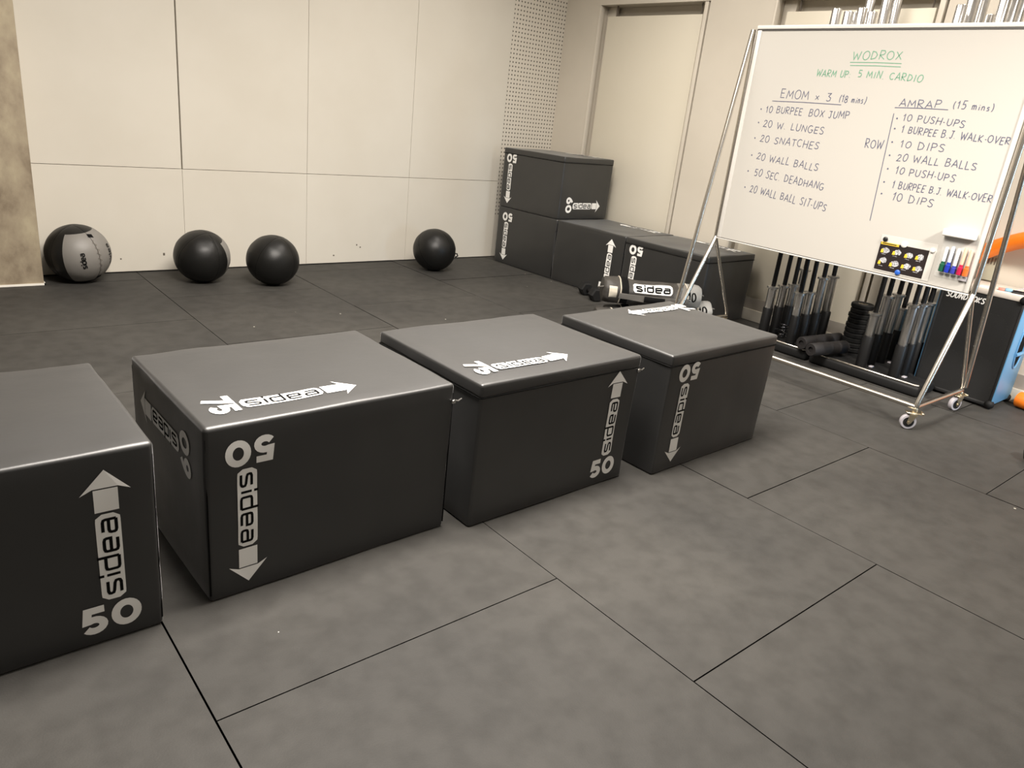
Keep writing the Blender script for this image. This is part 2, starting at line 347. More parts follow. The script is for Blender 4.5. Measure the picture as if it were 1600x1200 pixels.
# ------------------------------------------------------------------ setting: floor, walls, ceiling
def warp(x, y):
    t = min(max((y-1.7)/1.9, 0), 1); t = t*t*(3-2*t)
    return x-0.095*t, y-0.018*max(0, y-1.7)
mb = MB(); g = .0045
mb.quad([(-4,-2.2,-.02),(5.3,-2.2,-.02),(5.3,5.7,-.02),(-4,5.7,-.02)], 1)
for c in range(-4, 5):
    x0 = .407+1.005*c; x1 = min(x0+1.005, 5.25); off = (1.28 if c % 2 == 0 else .772)
    for k in range(-4, 5):
        y0 = off+1.0*k; y1 = min(y0+1.0, 5.62)
        if y1 < -2 or y0 > 5.55: continue
        n = 5; b = .003; gx = g*random.uniform(.6, 1.1); gy = g*random.uniform(.5, 1.2); zt = random.uniform(-.0015, 0)
        top = []; lo = []
        for i in range(n+1):
            for j in range(n+1):
                xx = x0+gx/2+(x1-x0-gx)*i/n; yy = y0+gy/2+(y1-y0-gy)*j/n
                top.append((*warp(xx, yy), zt))
        mb.add(top, [(i*(n+1)+j, (i+1)*(n+1)+j, (i+1)*(n+1)+j+1, i*(n+1)+j+1) for i in range(n) for j in range(n)], 0)
        edge = [i*(n+1) for i in range(n+1)]+[n*(n+1)+j for j in range(1, n+1)]+[i*(n+1)+n for i in range(n-1, -1, -1)]+[j for j in range(n-1, 0, -1)]
        vs = [top[i] for i in edge]; lo = [(v[0], v[1], -.02) for v in vs]; m_ = len(vs)
        mb.add(vs+lo, [(i, m_+i, m_+(i+1) % m_, (i+1) % m_) for i in range(m_)], 1)
fl = struct(obj('floor', mb, ['floor', 'seam'], smooth=False))

YW = 5.47; XW = 5.03; ZC = 3.2
mb = MB(); mb.box((-4.0, YW, -.02), (5.2, YW+.15, ZC)); wl = struct(obj('wall_left', mb, 'wall_paint', smooth=False))
# painted boards standing 35 mm proud of the wall, perforated board beyond them
xs = [-1.3, -.27, .66, 1.645, 2.55, 3.455, 4.41]
for i in range(len(xs)-1):
    a, b = xs[i], xs[i+1]
    ga = .0045 if i == 3 else .0012
    mb = MB(); mb.bbox((a+.0008, YW-.035, .006), (b-.0008, YW, .693), .0012, 1)
    if i >= 2:
        for _ in range(3):
            sx = random.uniform(a+.1, b-.1); sz = random.uniform(.06, .17)
            mb.box((sx, YW-.0357, sz), (sx+random.uniform(.006, .014), YW-.0345, sz+random.uniform(.008, .02)), 1)
    obj('wall_board', mb, ['wall_panel', 'scuff'], wl, angle=20)
    mb = MB(); mb.bbox((a+ga, YW-.035, .696), (b-(.0045 if i == 2 else .0012), YW, ZC-.002), .0012, 1)
    obj('wall_board', mb, 'wall_panel', wl, angle=20)
mb = MB(); mb.box((4.412, YW-.008, .002), (XW, YW+.01, ZC-.01)); obj('perforated_board', mb, 'perforated', wl, smooth=False)
mb = MB(); mb.bbox((-2.2, 5.2, 0), (.735, YW+.02, ZC), .006, 2); pl = struct(obj('wall_pillar', mb, 'concrete'))
mb = MB(); mb.box((-2.2, 5.193, 0), (.742, 5.2, .012)); mb.box((.735, 5.193, 0), (.742, 5.435, .012)); struct(obj('baseboard_left', mb, 'white_edge', smooth=False))
mb = MB(); mb.box((-4, -2.2, ZC), (5.2, 5.7, ZC+.1)); struct(obj('ceiling', mb, 'wall_paint', smooth=False))

# right wall with two recessed shutters
D = .16
mb = MB()
mb.box((XW, 5.05, -.02), (XW+D, YW+.1, ZC)); mb.box((XW, 3.33, -.02), (XW+D, 3.89, ZC)); mb.box((XW, -2.2, -.02), (XW+D, 2.165, ZC))
mb.box((XW, 3.89, 2.235), (XW+D, 5.05, ZC)); mb.box((XW, 2.165, 2.235), (XW+D, 3.33, ZC))
mb.box((XW+D, -2.2, -.02), (XW+D+.05, YW+.1, ZC), 0)
struct(obj('wall_right', mb, ['wall_paint', 'grey_wall'], smooth=False))
def shutter(name, y0, y1):
    mb = MB(); mb.bbox((XW+.03, y0+.068, .11), (XW+.075, y1-.078, 2.150), .004, 2)
    d = struct(obj(name, mb, 'door'))
    mb = MB(); mb.bbox((XW+.006, y0+.012, .11), (XW+.06, y0+.046, 2.235), .004, 2); obj('frame_post', mb, 'wall_paint', d)
    mb = MB(); mb.bbox((XW+.10, y1-.10, .11), (XW+.14, y1, 2.235), .004, 2); obj('side_jamb', mb, 'wall_paint', d)
    mb = MB(); mb.bbox((XW-.004, y1-.012, .11), (XW+.05, y1+.006, 2.235), .004, 2); obj('frame_post', mb, 'wall_paint', d)
    for yy in (y0+.10, y1-.16):
        mb = MB(); mb.tube([(XW+.055, yy, 2.145), (XW+.055, yy, 2.185), (XW+.06, yy+.008, 2.215), (XW+.055, yy, 2.236)], .006, 8); obj('hook', mb, 'scuff', d)
shutter('door_1', 3.90, 5.045); shutter('door_2', 2.175, 3.325)
mb = MB(); mb.bbox((XW-.022, -2.2, 0), (XW, YW-.04, .085), .004, 2, 0); mb.box((XW-.006, -2.2, .085), (XW, YW-.04, .17), 1)
struct(obj('baseboard_right', mb, ['alu', 'grey_wall']))

# ------------------------------------------------------------------ foam plyo boxes
BW, BD, BH = .75, .60, .50
def soft(p, seed):
    """small sag and ripple of the vinyl cover, in metres outward"""
    q = Vector((p[0]*3.1+seed*7.3, p[1]*3.1+seed*1.7, p[2]*3.3))
    return .0055*noise.noise(q)+.0022*noise.noise(q*3.3)
def round_box(w, d, z0, z1, r, seed, grow=0.0):
    def grid(L):
        h = L/2; c = [-h, -h+r*.3, -h+r*.7, -h+r]; n = max(2, int(L/.045)); m_ = [-h+r+(2*h-2*r)*i/n for i in range(1, n)]
        return c+m_+[-x for x in c[::-1]]
    gx, gy, gz = grid(w), grid(d), grid(z1-z0); zc = (z0+z1)/2; H = Vector((w/2, d/2, (z1-z0)/2)); mb = MB()
    def P(x, y, z):
        p = Vector((x, y, z)); q = Vector([max(-(H[i]-r), min(H[i]-r, p[i])) for i in range(3)]); dd = p-q
        n = dd.normalized() if dd.length > 1e-9 else Vector((0,0,1))
        v = q+n*r; pp = v+Vector((0,0,zc))
        k = soft((pp.x, pp.y, pp.z), seed)
        return pp+n*(k+grow) if pp.z > .012 else Vector((pp.x+n.x*k, pp.y+n.y*k, pp.z))
    def face(A, B, f, flip):
        n, m_ = len(A), len(B); vs = [P(*f(a, b)) for a in A for b in B]
        fs = [(i*m_+j, (i+1)*m_+j, (i+1)*m_+j+1, i*m_+j+1) for i in range(n-1) for j in range(m_-1)]
        if flip: fs = [q[::-1] for q in fs]
        mb.add(vs, fs)
    h = H
    face(gx, gy, lambda a, b: (a, b, h.z), False); face(gx, gy, lambda a, b: (a, b, -h.z), True)
    face(gx, gz, lambda a, b: (a, -h.y, b), False); face(gx, gz, lambda a, b: (a, h.y, b), True)
    face(gy, gz, lambda a, b: (h.x, a, b), False); face(gy, gz, lambda a, b: (-h.x, a, b), True)
    bm = bmesh.new(); vv = [bm.verts.new(v) for v in mb.v]
    for f in mb.f: bm.faces.new([vv[i] for i in f])
    bmesh.ops.remove_doubles(bm, verts=bm.verts[:], dist=1e-5); o = MB(); o.from_bm(bm); return o
def face_xf(face, cu_, cv_, rot, seed, grow):
    """print frame -> point on a face; the print's start point sits at (cu, cv), its arrow turned by rot (0 up, 90 right, 180 down, 270 left)"""
    c, s = math.cos(math.radians(rot)), math.sin(math.radians(rot))
    def xf(p, q, e=0):
        u = cu_+p*c+q*s; v = cv_-p*s+q*c
        if face == 'front': P = Vector((u-BW/2, -BD/2, v)); n = Vector((0,-1,0))
        elif face == 'top': P = Vector((u-BW/2, v-BD/2, BH)); n = Vector((0,0,1))
        elif face == 'left': P = Vector((-BW/2, BD/2-u, v)); n = Vector((-1,0,0))
        else: P = Vector((BW/2, u-BD/2, v)); n = Vector((1,0,0))
        return P+n*(soft(P, seed)+grow+.0018+e)
    return xf
def plyo_box(label, x, y, z, rz, prints, lid, seed, zip_pull=False, r=.011):
    """x, y: front left bottom corner"""
    c, s = math.cos(rz), math.sin(rz)
    t = thing('plyo_box', label, 'plyo box', (x+c*BW/2-s*BD/2, y+s*BW/2+c*BD/2, z), rz, 'soft plyo boxes')
    if lid:
        obj('cover', round_box(BW, BD, 0, BH-.012, .009, seed), 'vinyl', t)
        obj('lid', round_box(BW+.002, BD+.002, BH-.044, BH, .009, seed, .0006), 'vinyl', t)
        mb = MB(); a, b = BW/2+.0022, BD/2+.0022; rr = .012
        mb.tube([(px, py, BH-.044) for cx, cy, a0 in ((a-rr, b-rr, 0), (-a+rr, b-rr, 90), (-a+rr, -b+rr, 180), (a-rr, -b+rr, 270)) for px, py in arc(cx, cy, rr, rr, a0, a0+90, 4)], .0026, 6, closed=True)
        obj('seam', mb, 'seam', t)
    else:
        obj('cover', round_box(BW, BD, 0, BH, r, seed), 'vinyl', t)
        for sx in (-1, 1):
            for sy in (-1, 1):
                mb = MB(); k = r*.30; mb.tube([(sx*(BW/2-k), sy*(BD/2-k), .02), (sx*(BW/2-k), sy*(BD/2-k), BH-.03)], .0022, 6); obj('seam', mb, 'seam', t)
    for face, num, cu_, cv_, rot in prints:
        mb = MB(); g_ = .0022 if (lid and face == 'top') else 0.0
        box_print(mb, face_xf(face, cu_, cv_, rot, seed, g_), num)
        obj('printed_marking', mb, ['print', 'seam'], t, smooth=False)['label'] = 'white printed %s, logo plate and arrow on the %s face' % (num, face if face != 'left' else 'left side')
    if zip_pull:
        mb = MB(); mb.tube([(BW/2-.004, -BD/2-.002, BH-.052), (BW/2+.012, -BD/2-.006, BH-.056), (BW/2+.026, -BD/2-.004, BH-.052)], .0028, 6); mb.bbox((BW/2-.012, -BD/2-.010, BH-.062), (BW/2+.002, -BD/2-.003, BH-.05), .002, 1)
        obj('zip_pull', mb, 'chrome', t)
    return t
UP = lambda u: ('front', '50', u, .034, 0); DN = lambda u: ('front', '50', u, .456, 180)
TR = ('top', '75', .050, .108, 90); TL = ('top', '75', .742, .497, 270)
plyo_box('black foam plyo box cut off by the left edge, white 50 the right way up', -.339, 1.656, 0, .0015, [UP(.645)], False, 1)
plyo_box('black foam plyo box with white 60 on its left side and 75 on top', .530, 1.6755, 0, .0188, [DN(.103), TR, ('left', '60', .502, .385, 270)], False, 2, zip_pull=True)
plyo_box('third black foam plyo box of the front row, 75 on top, 50 upright', 1.348, 1.6435, 0, .0139, [UP(.640), TR], True, 3, zip_pull=True)
plyo_box('black foam plyo box at the right end of the front row, nearest the whiteboard', 2.2197, 1.598, 0, .0212, [DN(.113), TL], True, 4)
# the stack by the right wall: front faces look along -x
def stack_pos(s, z): return (4.3224+.0292*s, 5.2787-s, z)
ST = -PI/2+.0292
TS = ('top', '75', .66, .515, 270)
plyo_box('black foam plyo box at the bottom left of the corner stack, under another box', *stack_pos(0, 0), ST, [DN(.120)], False, 5)
plyo_box('black foam plyo box standing on top of the others in the corner', *stack_pos(0, .503), ST, [DN(.100), ('right', '60', .075, .110, 90), TS], True, 6)
plyo_box('black foam plyo box in the middle of the corner stack, arrow pointing up', *stack_pos(.755, 0), ST, [UP(.612), TS], False, 7)
plyo_box('black foam plyo box at the right end of the corner stack, behind the grey bags', *stack_pos(1.51, 0), ST, [DN(.100), TS], True, 8)

# ------------------------------------------------------------------ wall balls
def wall_ball(label, x, y, r, rz, tilt, grey, marks=False):
    t = thing('wall_ball', label, 'wall ball', (x, y, 0), 0, 'medicine balls along the left wall')
    R = Matrix.Rotation(rz, 3, 'Z') @ Matrix.Rotation(tilt, 3, 'X')
    nu, nv = 56, 32; mb = MB(); vs = []
    def surf(lon, lat, e=0.0):
        d = Vector((math.cos(lat)*math.cos(lon), math.cos(lat)*math.sin(lon), math.sin(lat)))
        seam = min(abs(math.sin(lon*2)) * math.cos(lat) / .05, 1)
        k = r*(1-.010*(1-seam)**2)*(1+.008*noise.noise(d*4+Vector((x, y, 0))))+e
        p = R @ (d*k); p.z *= .97; p.z += r*.945
        if p.z < 0: p = Vector((p.x, p.y, 0.0))
        return p
    for i in range(nv+1):
        for j in range(nu): vs.append(surf(2*PI*j/nu, -PI/2+PI*i/nv))
    fs = []; ms = []
    for i in range(nv):
        for j in range(nu):
            la = -90+180*(i+.5)/nv; lo = (360*(j+.5)/nu+180) % 360-180
            a = (i*nu+j, i*nu+(j+1) % nu, (i+1)*nu+(j+1) % nu, (i+1)*nu+j)
            mb.add([], [], 0); mb.f.append(list(a)); mb.m.append(1 if grey and abs(lo) < 62 and abs(la) < 56 else 0)
    mb.v = [tuple(v) for v in vs]
    obj('shell', mb, ['ball', 'ball_grey'], t, angle=60)
    for q in range(4):
        mb = MB(); mb.tube([surf(q*PI/2, math.radians(a), -.0008) for a in range(-86, 87, 4)], .0016, 6); obj('seam', mb, 'seam', t)
    if marks:
        xf = lambda a, b: surf(a, b, .0015)
        mb = MB(); logo_word(mb, lambda a, b: surf(math.radians(33)-b, a, .0015), -.34, .34, -.06, .13, .03, 0); obj('printed_word', mb, 'seam', t, smooth=False)
        mb = MB(); logo_word(mb, lambda a, b: surf(math.radians(-30)-b, a, .0015), -.26, .26, -.05, .10, .035, 0); obj('printed_word', mb, 'seam', t, smooth=False)
        mb = MB(); add_ribbon(mb, [(-.06 if k % 2 else .06, -.62+.09*k) for k in range(15)], .012, xf); obj('lacing', mb, 'scuff', t, smooth=False)
        for s_ in (-1, 1): mb = MB(); add_ribbon(mb, [(-.05, s_*.84), (.18, s_*.78)], .14, xf); obj('tie_tab', mb, 'seam', t, smooth=False)
    return t
wall_ball('black and grey medicine ball by the concrete pillar, first from left', .945, 5.262, .186, math.radians(-62), .14, True, True)
wall_ball('black medicine ball with a sliver of grey panel at its upper right edge', 1.645, 5.09, .179, math.radians(18), .35, True)
wall_ball('plain black medicine ball, third from the left along the white wall', 2.06, 4.91, .176, math.radians(210), -.30, False)
b4 = wall_ball('plain black medicine ball standing alone near the stacked boxes', 3.50, 5.06, .176, math.radians(195), .5, False)
mb = MB(); mb.tube([(.122, -.105, .155), (.148, -.118, .152), (.152, -.122, .135), (.132, -.115, .125)], .006, 8); obj('loop', mb, 'ball', b4)

# ------------------------------------------------------------------ whiteboard on its wheeled frame
BX = 4.161; BY0, BY1, BZ0, BZ1 = 1.312, 2.838, .683, 1.900
wb = thing('whiteboard', 'large mobile whiteboard on a silver wheeled frame, covered in handwritten workouts', 'whiteboard', (4.166, 2.07, 0))
def L_(p): return (p[0]-4.166, p[1]-2.07, p[2])
mb = MB(); mb.box(L_((BX, BY0, BZ0)), L_((BX+.02, BY1, BZ1))); bd = obj('board', mb, 'board', wb, smooth=False)
for a, b in (((BX-.006, BY0-.004, BZ1+.006), (BX+.026, BY1+.004, BZ1+.026)), ((BX-.006, BY0-.004, BZ0-.011), (BX+.026, BY1+.004, BZ0-.003)), ((BX-.005, BY1-.030, BZ0), (BX+.024, BY1-.002, BZ1)), ((BX-.005, BY0+.002, BZ0), (BX+.024, BY0+.020, BZ1))):
    mb = MB(); mb.bbox(L_(a), L_(b), .003, 2); obj('frame_strip', mb, 'board_frame', bd)
for a, b in (((BX-.003, BY0, BZ1-.003), (BX+.022, BY1, BZ1+.006)), ((BX-.003, BY0, BZ0-.005), (BX+.022, BY1, BZ0+.001))):
    mb = MB(); mb.box(L_(a), L_(b)); obj('edge_gap', mb, 'board_seam', bd, smooth=False)
TRr = .0135; XF, XR = 3.885, 4.478; YR, YL = 1.290, 2.852; CX = 4.171
mb = MB()
def bar(name, pts, r=TRr): m_ = MB(); m_.tube([L_(p) for p in pts], r, 14); return obj(name, m_, 'steel_tube', wb)
for Y in (YR, YL):
    bar('upright', [(CX, Y, .672), (CX, Y, 1.905)])
    bar('leg', [(CX, Y, .682), (CX-.012, Y, .655), (XF+.008, Y, .150), (XF, Y, .118)])
    bar('leg', [(CX, Y, .682), (CX+.012, Y, .655), (XR-.008, Y, .150), (XR, Y, .118)], .011)
    bar('cross_rail', [(XF, Y, .118), (XR, Y, .118)])
bar('brace', [(CX+.02, YR-.012, 1.90), (XR-.004, YR-.012, .14)])
bar('brace', [(CX-.02, YL+.012, 1.90), (XF+.004, YL+.012, .14)])
bar('base_rail', [(XF, YR, .118), (XF+.002, YR+.05, .118), (XF+.004, YL-.05, .118), (XF, YL, .118)])
def caster(X, Y, rz):
    R = Matrix.Rotation(rz, 3, 'Z'); o = Vector(L_((X, Y, 0)))
    def q(p): return o+R@Vector(p)
    k = MB(); k.lathe([(.011, 0), (.013, .004), (.013, .028), (.009, .034)], q((0,0,.084)), (0,0,1), 16)
    cc = obj('caster', k, 'zinc', wb)
    k = MB(); a = q((.0,-.012,.0385)); b = q((.0,.012,.0385)); ax = b-a
    k.lathe([(.027, -.001), (.036, .000), (.0385, .004), (.0385, .020), (.036, .024), (.027, .025)], q((.018,-.012,.0385)), ax, 28)
    w = obj('wheel', k, 'grey_rubber', cc)
    k = MB(); k.lathe([(.026, -.002), (.026, .026)], q((.018,-.012,.0385)), ax, 24); obj('hub', k, 'black_rubber', cc)
    k = MB(); k.bbox((-.016,-.018,.078), (.024,.018,.086), .002, 1)
    k.v = [tuple(q(v)) for v in k.v]
    for s in (-1, 1):
        p = [(-.014, s*.016, .080), (.022, s*.016, .080), (.028, s*.016, .034), (.018, s*.016, .026), (.008, s*.016, .034)]
        p2 = [(x, y+s*.003, z) for x, y, z in p]; n = len(p)
        k.add([q(v) for v in p+p2], [tuple(range(n)), tuple(range(n, 2*n))[::-1]]+[(i, (i+1) % n, n+(i+1) % n, n+i) for i in range(n)])
    k.lathe([(.006, -.007), (.006, .047)], q((.018,-.0235,.0385)), ax, 12)
    obj('fork', k, 'zinc', cc)
    k = MB(); k.bbox((-.030,-.020,.086), (.040,.020,.091), .002, 1); k.bbox((-.042,-.022,.084), (-.030,.022,.097), .003, 1); k.v = [tuple(q(v)) for v in k.v]; obj('brake_pedal', k, 'zinc', cc)
caster(XF, YR, math.radians(128)); caster(XR, YR, math.radians(160)); caster(XF, YL, math.radians(-100)); caster(XR, YL, math.radians(-90))

LINES = [('WODROX', (2.215, 1.7497), (1.9503, 1.7602), 0.04, 'g'), ('WARM UP:', (2.4022, 1.663), (2.2015, 1.6624), 0.0329, 'g'), ('5 MIN. CARDIO', (2.161, 1.6666), (1.818, 1.6551), 0.0328, 'g'),
('EMOM x 3', (2.5973, 1.5392), (2.2802, 1.5388), 0.0429, 'k'), ('(18 mins)', (2.2346, 1.5385), (2.0803, 1.5343), 0.0373, 'k'), ('AMRAP', (1.9, 1.5333), (1.6938, 1.5373), 0.035, 'k'), ('(15 mins)', (1.6379, 1.5408), (1.4495, 1.5403), 0.035, 'k'),
('10 BURPEE', (2.6745, 1.4547), (2.435, 1.4506), 0.0353, 'k'), ('BOX JUMP', (2.3934, 1.4506), (2.1515, 1.4533), 0.0356, 'k'), ('20 W. LUNGES', (2.6723, 1.3713), (2.2772, 1.3636), 0.0363, 'k'),
('20 SNATCHES', (2.6725, 1.2868), (2.2861, 1.2791), 0.0377, 'k'), ('20 WALL BALLS', (2.67, 1.1852), (2.2595, 1.1628), 0.0392, 'k'), ('50 SEC. DEADHANG', (2.6624, 1.0883), (2.1994, 1.0655), 0.0394, 'k'),
('20 WALL BALL SIT-UPS', (2.6697, 0.9913), (2.1557, 0.9536), 0.0399, 'k'), ('ROW', (2.0244, 1.3143), (1.9274, 1.3193), 0.0429, 'k'), ('10 PUSH-UPS', (1.864, 1.467), (1.5571, 1.4565), 0.033, 'k'),
('1 BURPEE B.J. WALK-OVER', (1.8547, 1.4077), (1.338, 1.3957), 0.0325, 'k'), ('10 DIPS', (1.8418, 1.3354), (1.6169, 1.3347), 0.0338, 'k'), ('20 WALL BALLS', (1.8394, 1.2687), (1.4461, 1.2677), 0.0353, 'k'),
('10 PUSH-UPS', (1.8286, 1.2033), (1.5274, 1.2008), 0.0342, 'k'), ('1 BURPEE B.J. WALK-OVER', (1.8247, 1.1308), (1.337, 1.1293), 0.0338, 'k'), ('10 DIPS', (1.8097, 1.0706), (1.5947, 1.0669), 0.0368, 'k')]
RULES = [((2.2224, 1.7386), (1.9441, 1.7385), 'g'), ((2.2181, 1.723), (1.9443, 1.7227), 'g'), ((2.6447, 1.5183), (2.2141, 1.5226), 'k'), ((1.9193, 1.5267), (1.6547, 1.5329), 'k'), ((1.9159, 1.4978), (1.8912, 0.9469), 'k')]
DOTS = [(2.7073, 1.4691), (2.7058, 1.3929), (2.709, 1.3036), (2.706, 1.204), (2.7087, 1.1099), (2.707, 1.0128), (1.893, 1.4749), (1.8904, 1.4249), (1.8851, 1.358), (1.88, 1.2914), (1.8707, 1.2237), (1.8713, 1.1551), (1.8684, 1.0948)]
def write(mb, text, a, b, h, w, xf, jit=1.0):
    tot = sum(FONT[c][0]+.16 for c in text)-.16; A = Vector(a); B = Vector(b); d = (B-A); ln = d.length; d.normalize(); n = Vector((-d.y, d.x)); sc = ln/tot; x = 0
    for c in text:
        aw, sts = FONT[c]; dy = random.uniform(-.06, .06)*jit; sh = random.uniform(-.02, .12)*jit; hs = 1+random.uniform(-.1, .1)*jit
        for st in sts:
            pts = []
            for px, py in st:
                p = A+d*((x+px)*sc+sh*py*h)+n*((py*hs+dy)*h); pts.append((p.x, p.y))
            add_ribbon(mb, pts, w, xf)
        x += aw+.16
xf = lambda a, b: L_((BX-.0009, -a, b))
for t, a, b, h, k in LINES:
    adv = lambda w_: sum(FONT[c][0]+.16 for c in w_); tot = adv(t)-.16; x_ = 0
    for wd in t.split(' '):
        f0 = x_/tot; f1 = (x_+adv(wd)-.16)/tot; at = lambda f: (-(a[0]+(b[0]-a[0])*f), a[1]+(b[1]-a[1])*f)
        mb = MB(); write(mb, wd, at(f0), at(f1), h*1.02, .0036 if k == 'k' else .0040, xf)
        obj('handwritten_word', mb, 'ink' if k == 'k' else 'ink_green', bd, smooth=False)['label'] = '%s handwritten word %s' % ('dark blue' if k == 'k' else 'green', wd)
        x_ += adv(wd)+adv(' ')
for a, b, k in RULES:
    mb = MB(); add_ribbon(mb, [(-a[0], a[1]), (-(a[0]+b[0])/2, (a[1]+b[1])/2+.002), (-b[0], b[1])], .0036, xf); obj('drawn_line', mb, 'ink' if k == 'k' else 'ink_green', bd, smooth=False)
for y, z in DOTS:
    mb = MB(); mb.quad([xf(-y+.0045*math.cos(i*PI/4), z+.0045*math.sin(i*PI/4)) for i in range(8)]); obj('bullet_point', mb, 'ink', bd, smooth=False)

# poster with its magnets, marker holder with its markers
po = thing('poster', 'laminated black exercise poster pinned to the whiteboard by four magnets', 'poster', (BX, 1.672, .70))
def Lp(p): return (p[0]-BX, p[1]-1.672, p[2]-.70)
mb = MB(); mb.bbox(Lp((BX-.0018, 1.512, .697)), Lp((BX-.0004, 1.806, .889)), .0005, 1); obj('sheet', mb, 'poster_white', po)
pr_ = MB(); X0 = BX-.0026
pr_.box(Lp((X0, 1.546, .703)), Lp((BX-.0016, 1.802, .851)), 0)
pr_.box(Lp((X0-.0004, 1.702, .8385)), Lp((X0, 1.799, .8515)), 1)
add_ribbon(pr_, [(-1.79, .845), (-1.715, .845)], .005, lambda a, b: Lp((X0-.0008, -a, b)), 0)
for (y, z), (yy, zz) in zip([(1.7643, .8105), (1.6993, .8103), (1.6375, .807), (1.5803, .8090), (1.7628, .7563), (1.6986, .751), (1.634, .7489), (1.5751, .7498)],
                            [(1.7818, .8043), (1.7189, .8036), (1.6541, .8008), (1.5972, .8032), (1.7808, .7415), (1.7186, .7412), (1.6564, .744), (1.5954, .7444)]):
    n = 11; pr_.quad([Lp((X0-.0005, y+.021*math.cos(2*PI*i/n)*random.uniform(.75, 1.15), z+.0165*math.sin(2*PI*i/n)*random.uniform(.7, 1.15))) for i in range(n)][::-1], 2)
    pr_.quad([Lp((X0-.0009, yy+a, zz+b)) for a, b in ((.008, -.009), (-.007, -.009), (-.007, .004), (-.002, .012), (.006, .009))], 1)
    add_ribbon(pr_, [(-yy-.002, zz-.015), (-yy+.022, zz-.016)], .0022, lambda a, b: Lp((X0-.0008, -a, b)), 2)
obj('print', pr_, ['poster_black', 'poster_yellow', 'poster_grey'], po, smooth=False)
for nm, (y, z), c, s in (('black', (1.7802, .8669), 'magnet_black', .013), ('large white', (1.6766, .8575), 'magnet_white', .0165), ('small white', (1.5313, .856), 'magnet_white', .0125), ('blue', (1.6716, .7091), 'magnet_blue', .014)):
    mb = MB(); mb.lathe([(s*.9, 0), (s, .002), (s, .005), (s*.8, .0075), (s*.3, .0085)], (0,0,0), (-1,0,0), 22)
    o = obj('magnet', mb, c); o.location = (BX-.0028, y, z); tag(o, '%s round magnet holding the poster on the whiteboard' % nm, 'magnet', 'magnets on the poster')
er = thing('marker_holder', 'clear marker holder with a white eraser bar on the whiteboard', 'marker holder', (BX, 1.405, .73))
def Le(p): return (p[0]-BX, p[1]-1.405, p[2]-.73)
mb = MB(); mb.bbox(Le((BX-.040, 1.345, .941)), Le((BX-.0012, 1.500, .977)), .006, 3); obj('eraser_bar', mb, 'magnet_white', er)
mb = MB(); mb.box(Le((BX-.006, 1.328, .735)), Le((BX-.0012, 1.490, .941))); mb.box(Le((BX-.030, 1.330, .7600)), Le((BX-.006, 1.482, .7630)))
obj('clear_tray', mb, 'clear', er, smooth=False)
mb = MB(); mb.bbox(Le((BX-.014, 1.334, .738)), Le((BX-.0062, 1.372, .7595)), .001, 1); obj('grey_clip', mb, 'grey_rubber', er)
for nm, y, cap, bar_, top in (('green capped marker, leftmost in the holder', 1.461, 'cap_green', 'barrel', .888), ('bright blue capped marker, second from the left in the holder', 1.433, 'cap_blue', 'barrel_blue', .896),
                    ('dull blue capped marker in the middle of the holder', 1.404, 'cap_blue2', 'barrel', .892), ('red capped marker, fourth from the left in the holder', 1.374, 'cap_red', 'barrel_tint', .900), ('orange capped marker, rightmost in the holder', 1.346, 'cap_orange', 'barrel_tint', .897)):
    t = thing('marker', nm, 'marker', (BX-.0185, y, .7635), 0, 'markers in the whiteboard holder')
    hc = .040 if 'dull' in nm else .052
    mb = MB(); mb.lathe([(.0105, 0), (.0125, .002), (.0125, hc*.72), (.0095, hc*.78), (.009, hc)], n=16); obj('cap', mb, cap, t)
    mb = MB(); mb.lathe([(.0078, hc), (.0082, hc+.004), (.0082, top-.7635-.008), (.006, top-.7635)], n=16); obj('barrel', mb, bar_, t)

# ------------------------------------------------------------------ barbell racks, barbells
def rack(label, y0, y1, deep_from, posts):
    t = thing('barbell_rack', label, 'barbell rack', (4.45, (y0+y1)/2, 0), 0, 'upright barbell racks')
    q = lambda p: (p[0]-4.45, p[1]-(y0+y1)/2, p[2])
    mb = MB(); mb.bbox(q((4.44, y0, .0)), q((4.685, y1, .064)), .018, 3); mb.bbox(q((4.66, deep_from, .0)), q((4.975, y1, .064)), .018, 3); obj('base', mb, 'black_rubber', t)
    mb = MB(); mb.tube([q(p) for p in ((4.470, y0+.015, .066), (4.452, y0+.03, .0665), (4.452, y1-.03, .0665), (4.470, y1-.012, .066))], .0075, 10); obj('edge_trim', mb, 'steel_tube', t)
    for (x, y) in posts:
        mb = MB(); mb.lathe([(.0325, .062), (.0325, .256), (.0302, .26), (.0300, .258), (.0290, .075)], q((x, y, 0)), n=22); k = obj('holder_tube', mb, 'black_metal', t)
    for (x, y) in posts[::2]: mb = MB(); mb.bbox(q((x+.034, y-.055, .0638)), q((x+.066, y-.032, .072)), .002, 1); obj('mounting_pad', mb, 'grey_rubber', t)
    return t
rack('low black barbell rack on the left, beside the stacked boxes', 2.195, 2.70, 2.195, [(4.44+.036, 2.546), (4.602, 2.54), (4.717, 2.531), (4.842, 2.548), (4.48, 2.34), (4.602, 2.341), (4.734, 2.34), (4.854, 2.336)])
rack('low black barbell rack on the right, in front of the black speaker', 1.490, 2.175, 1.63, [(4.512, 1.873), (4.627, 1.873), (4.742, 1.861), (4.889, 1.868), (4.513, 1.672), (4.624, 1.668), (4.728, 1.670)])
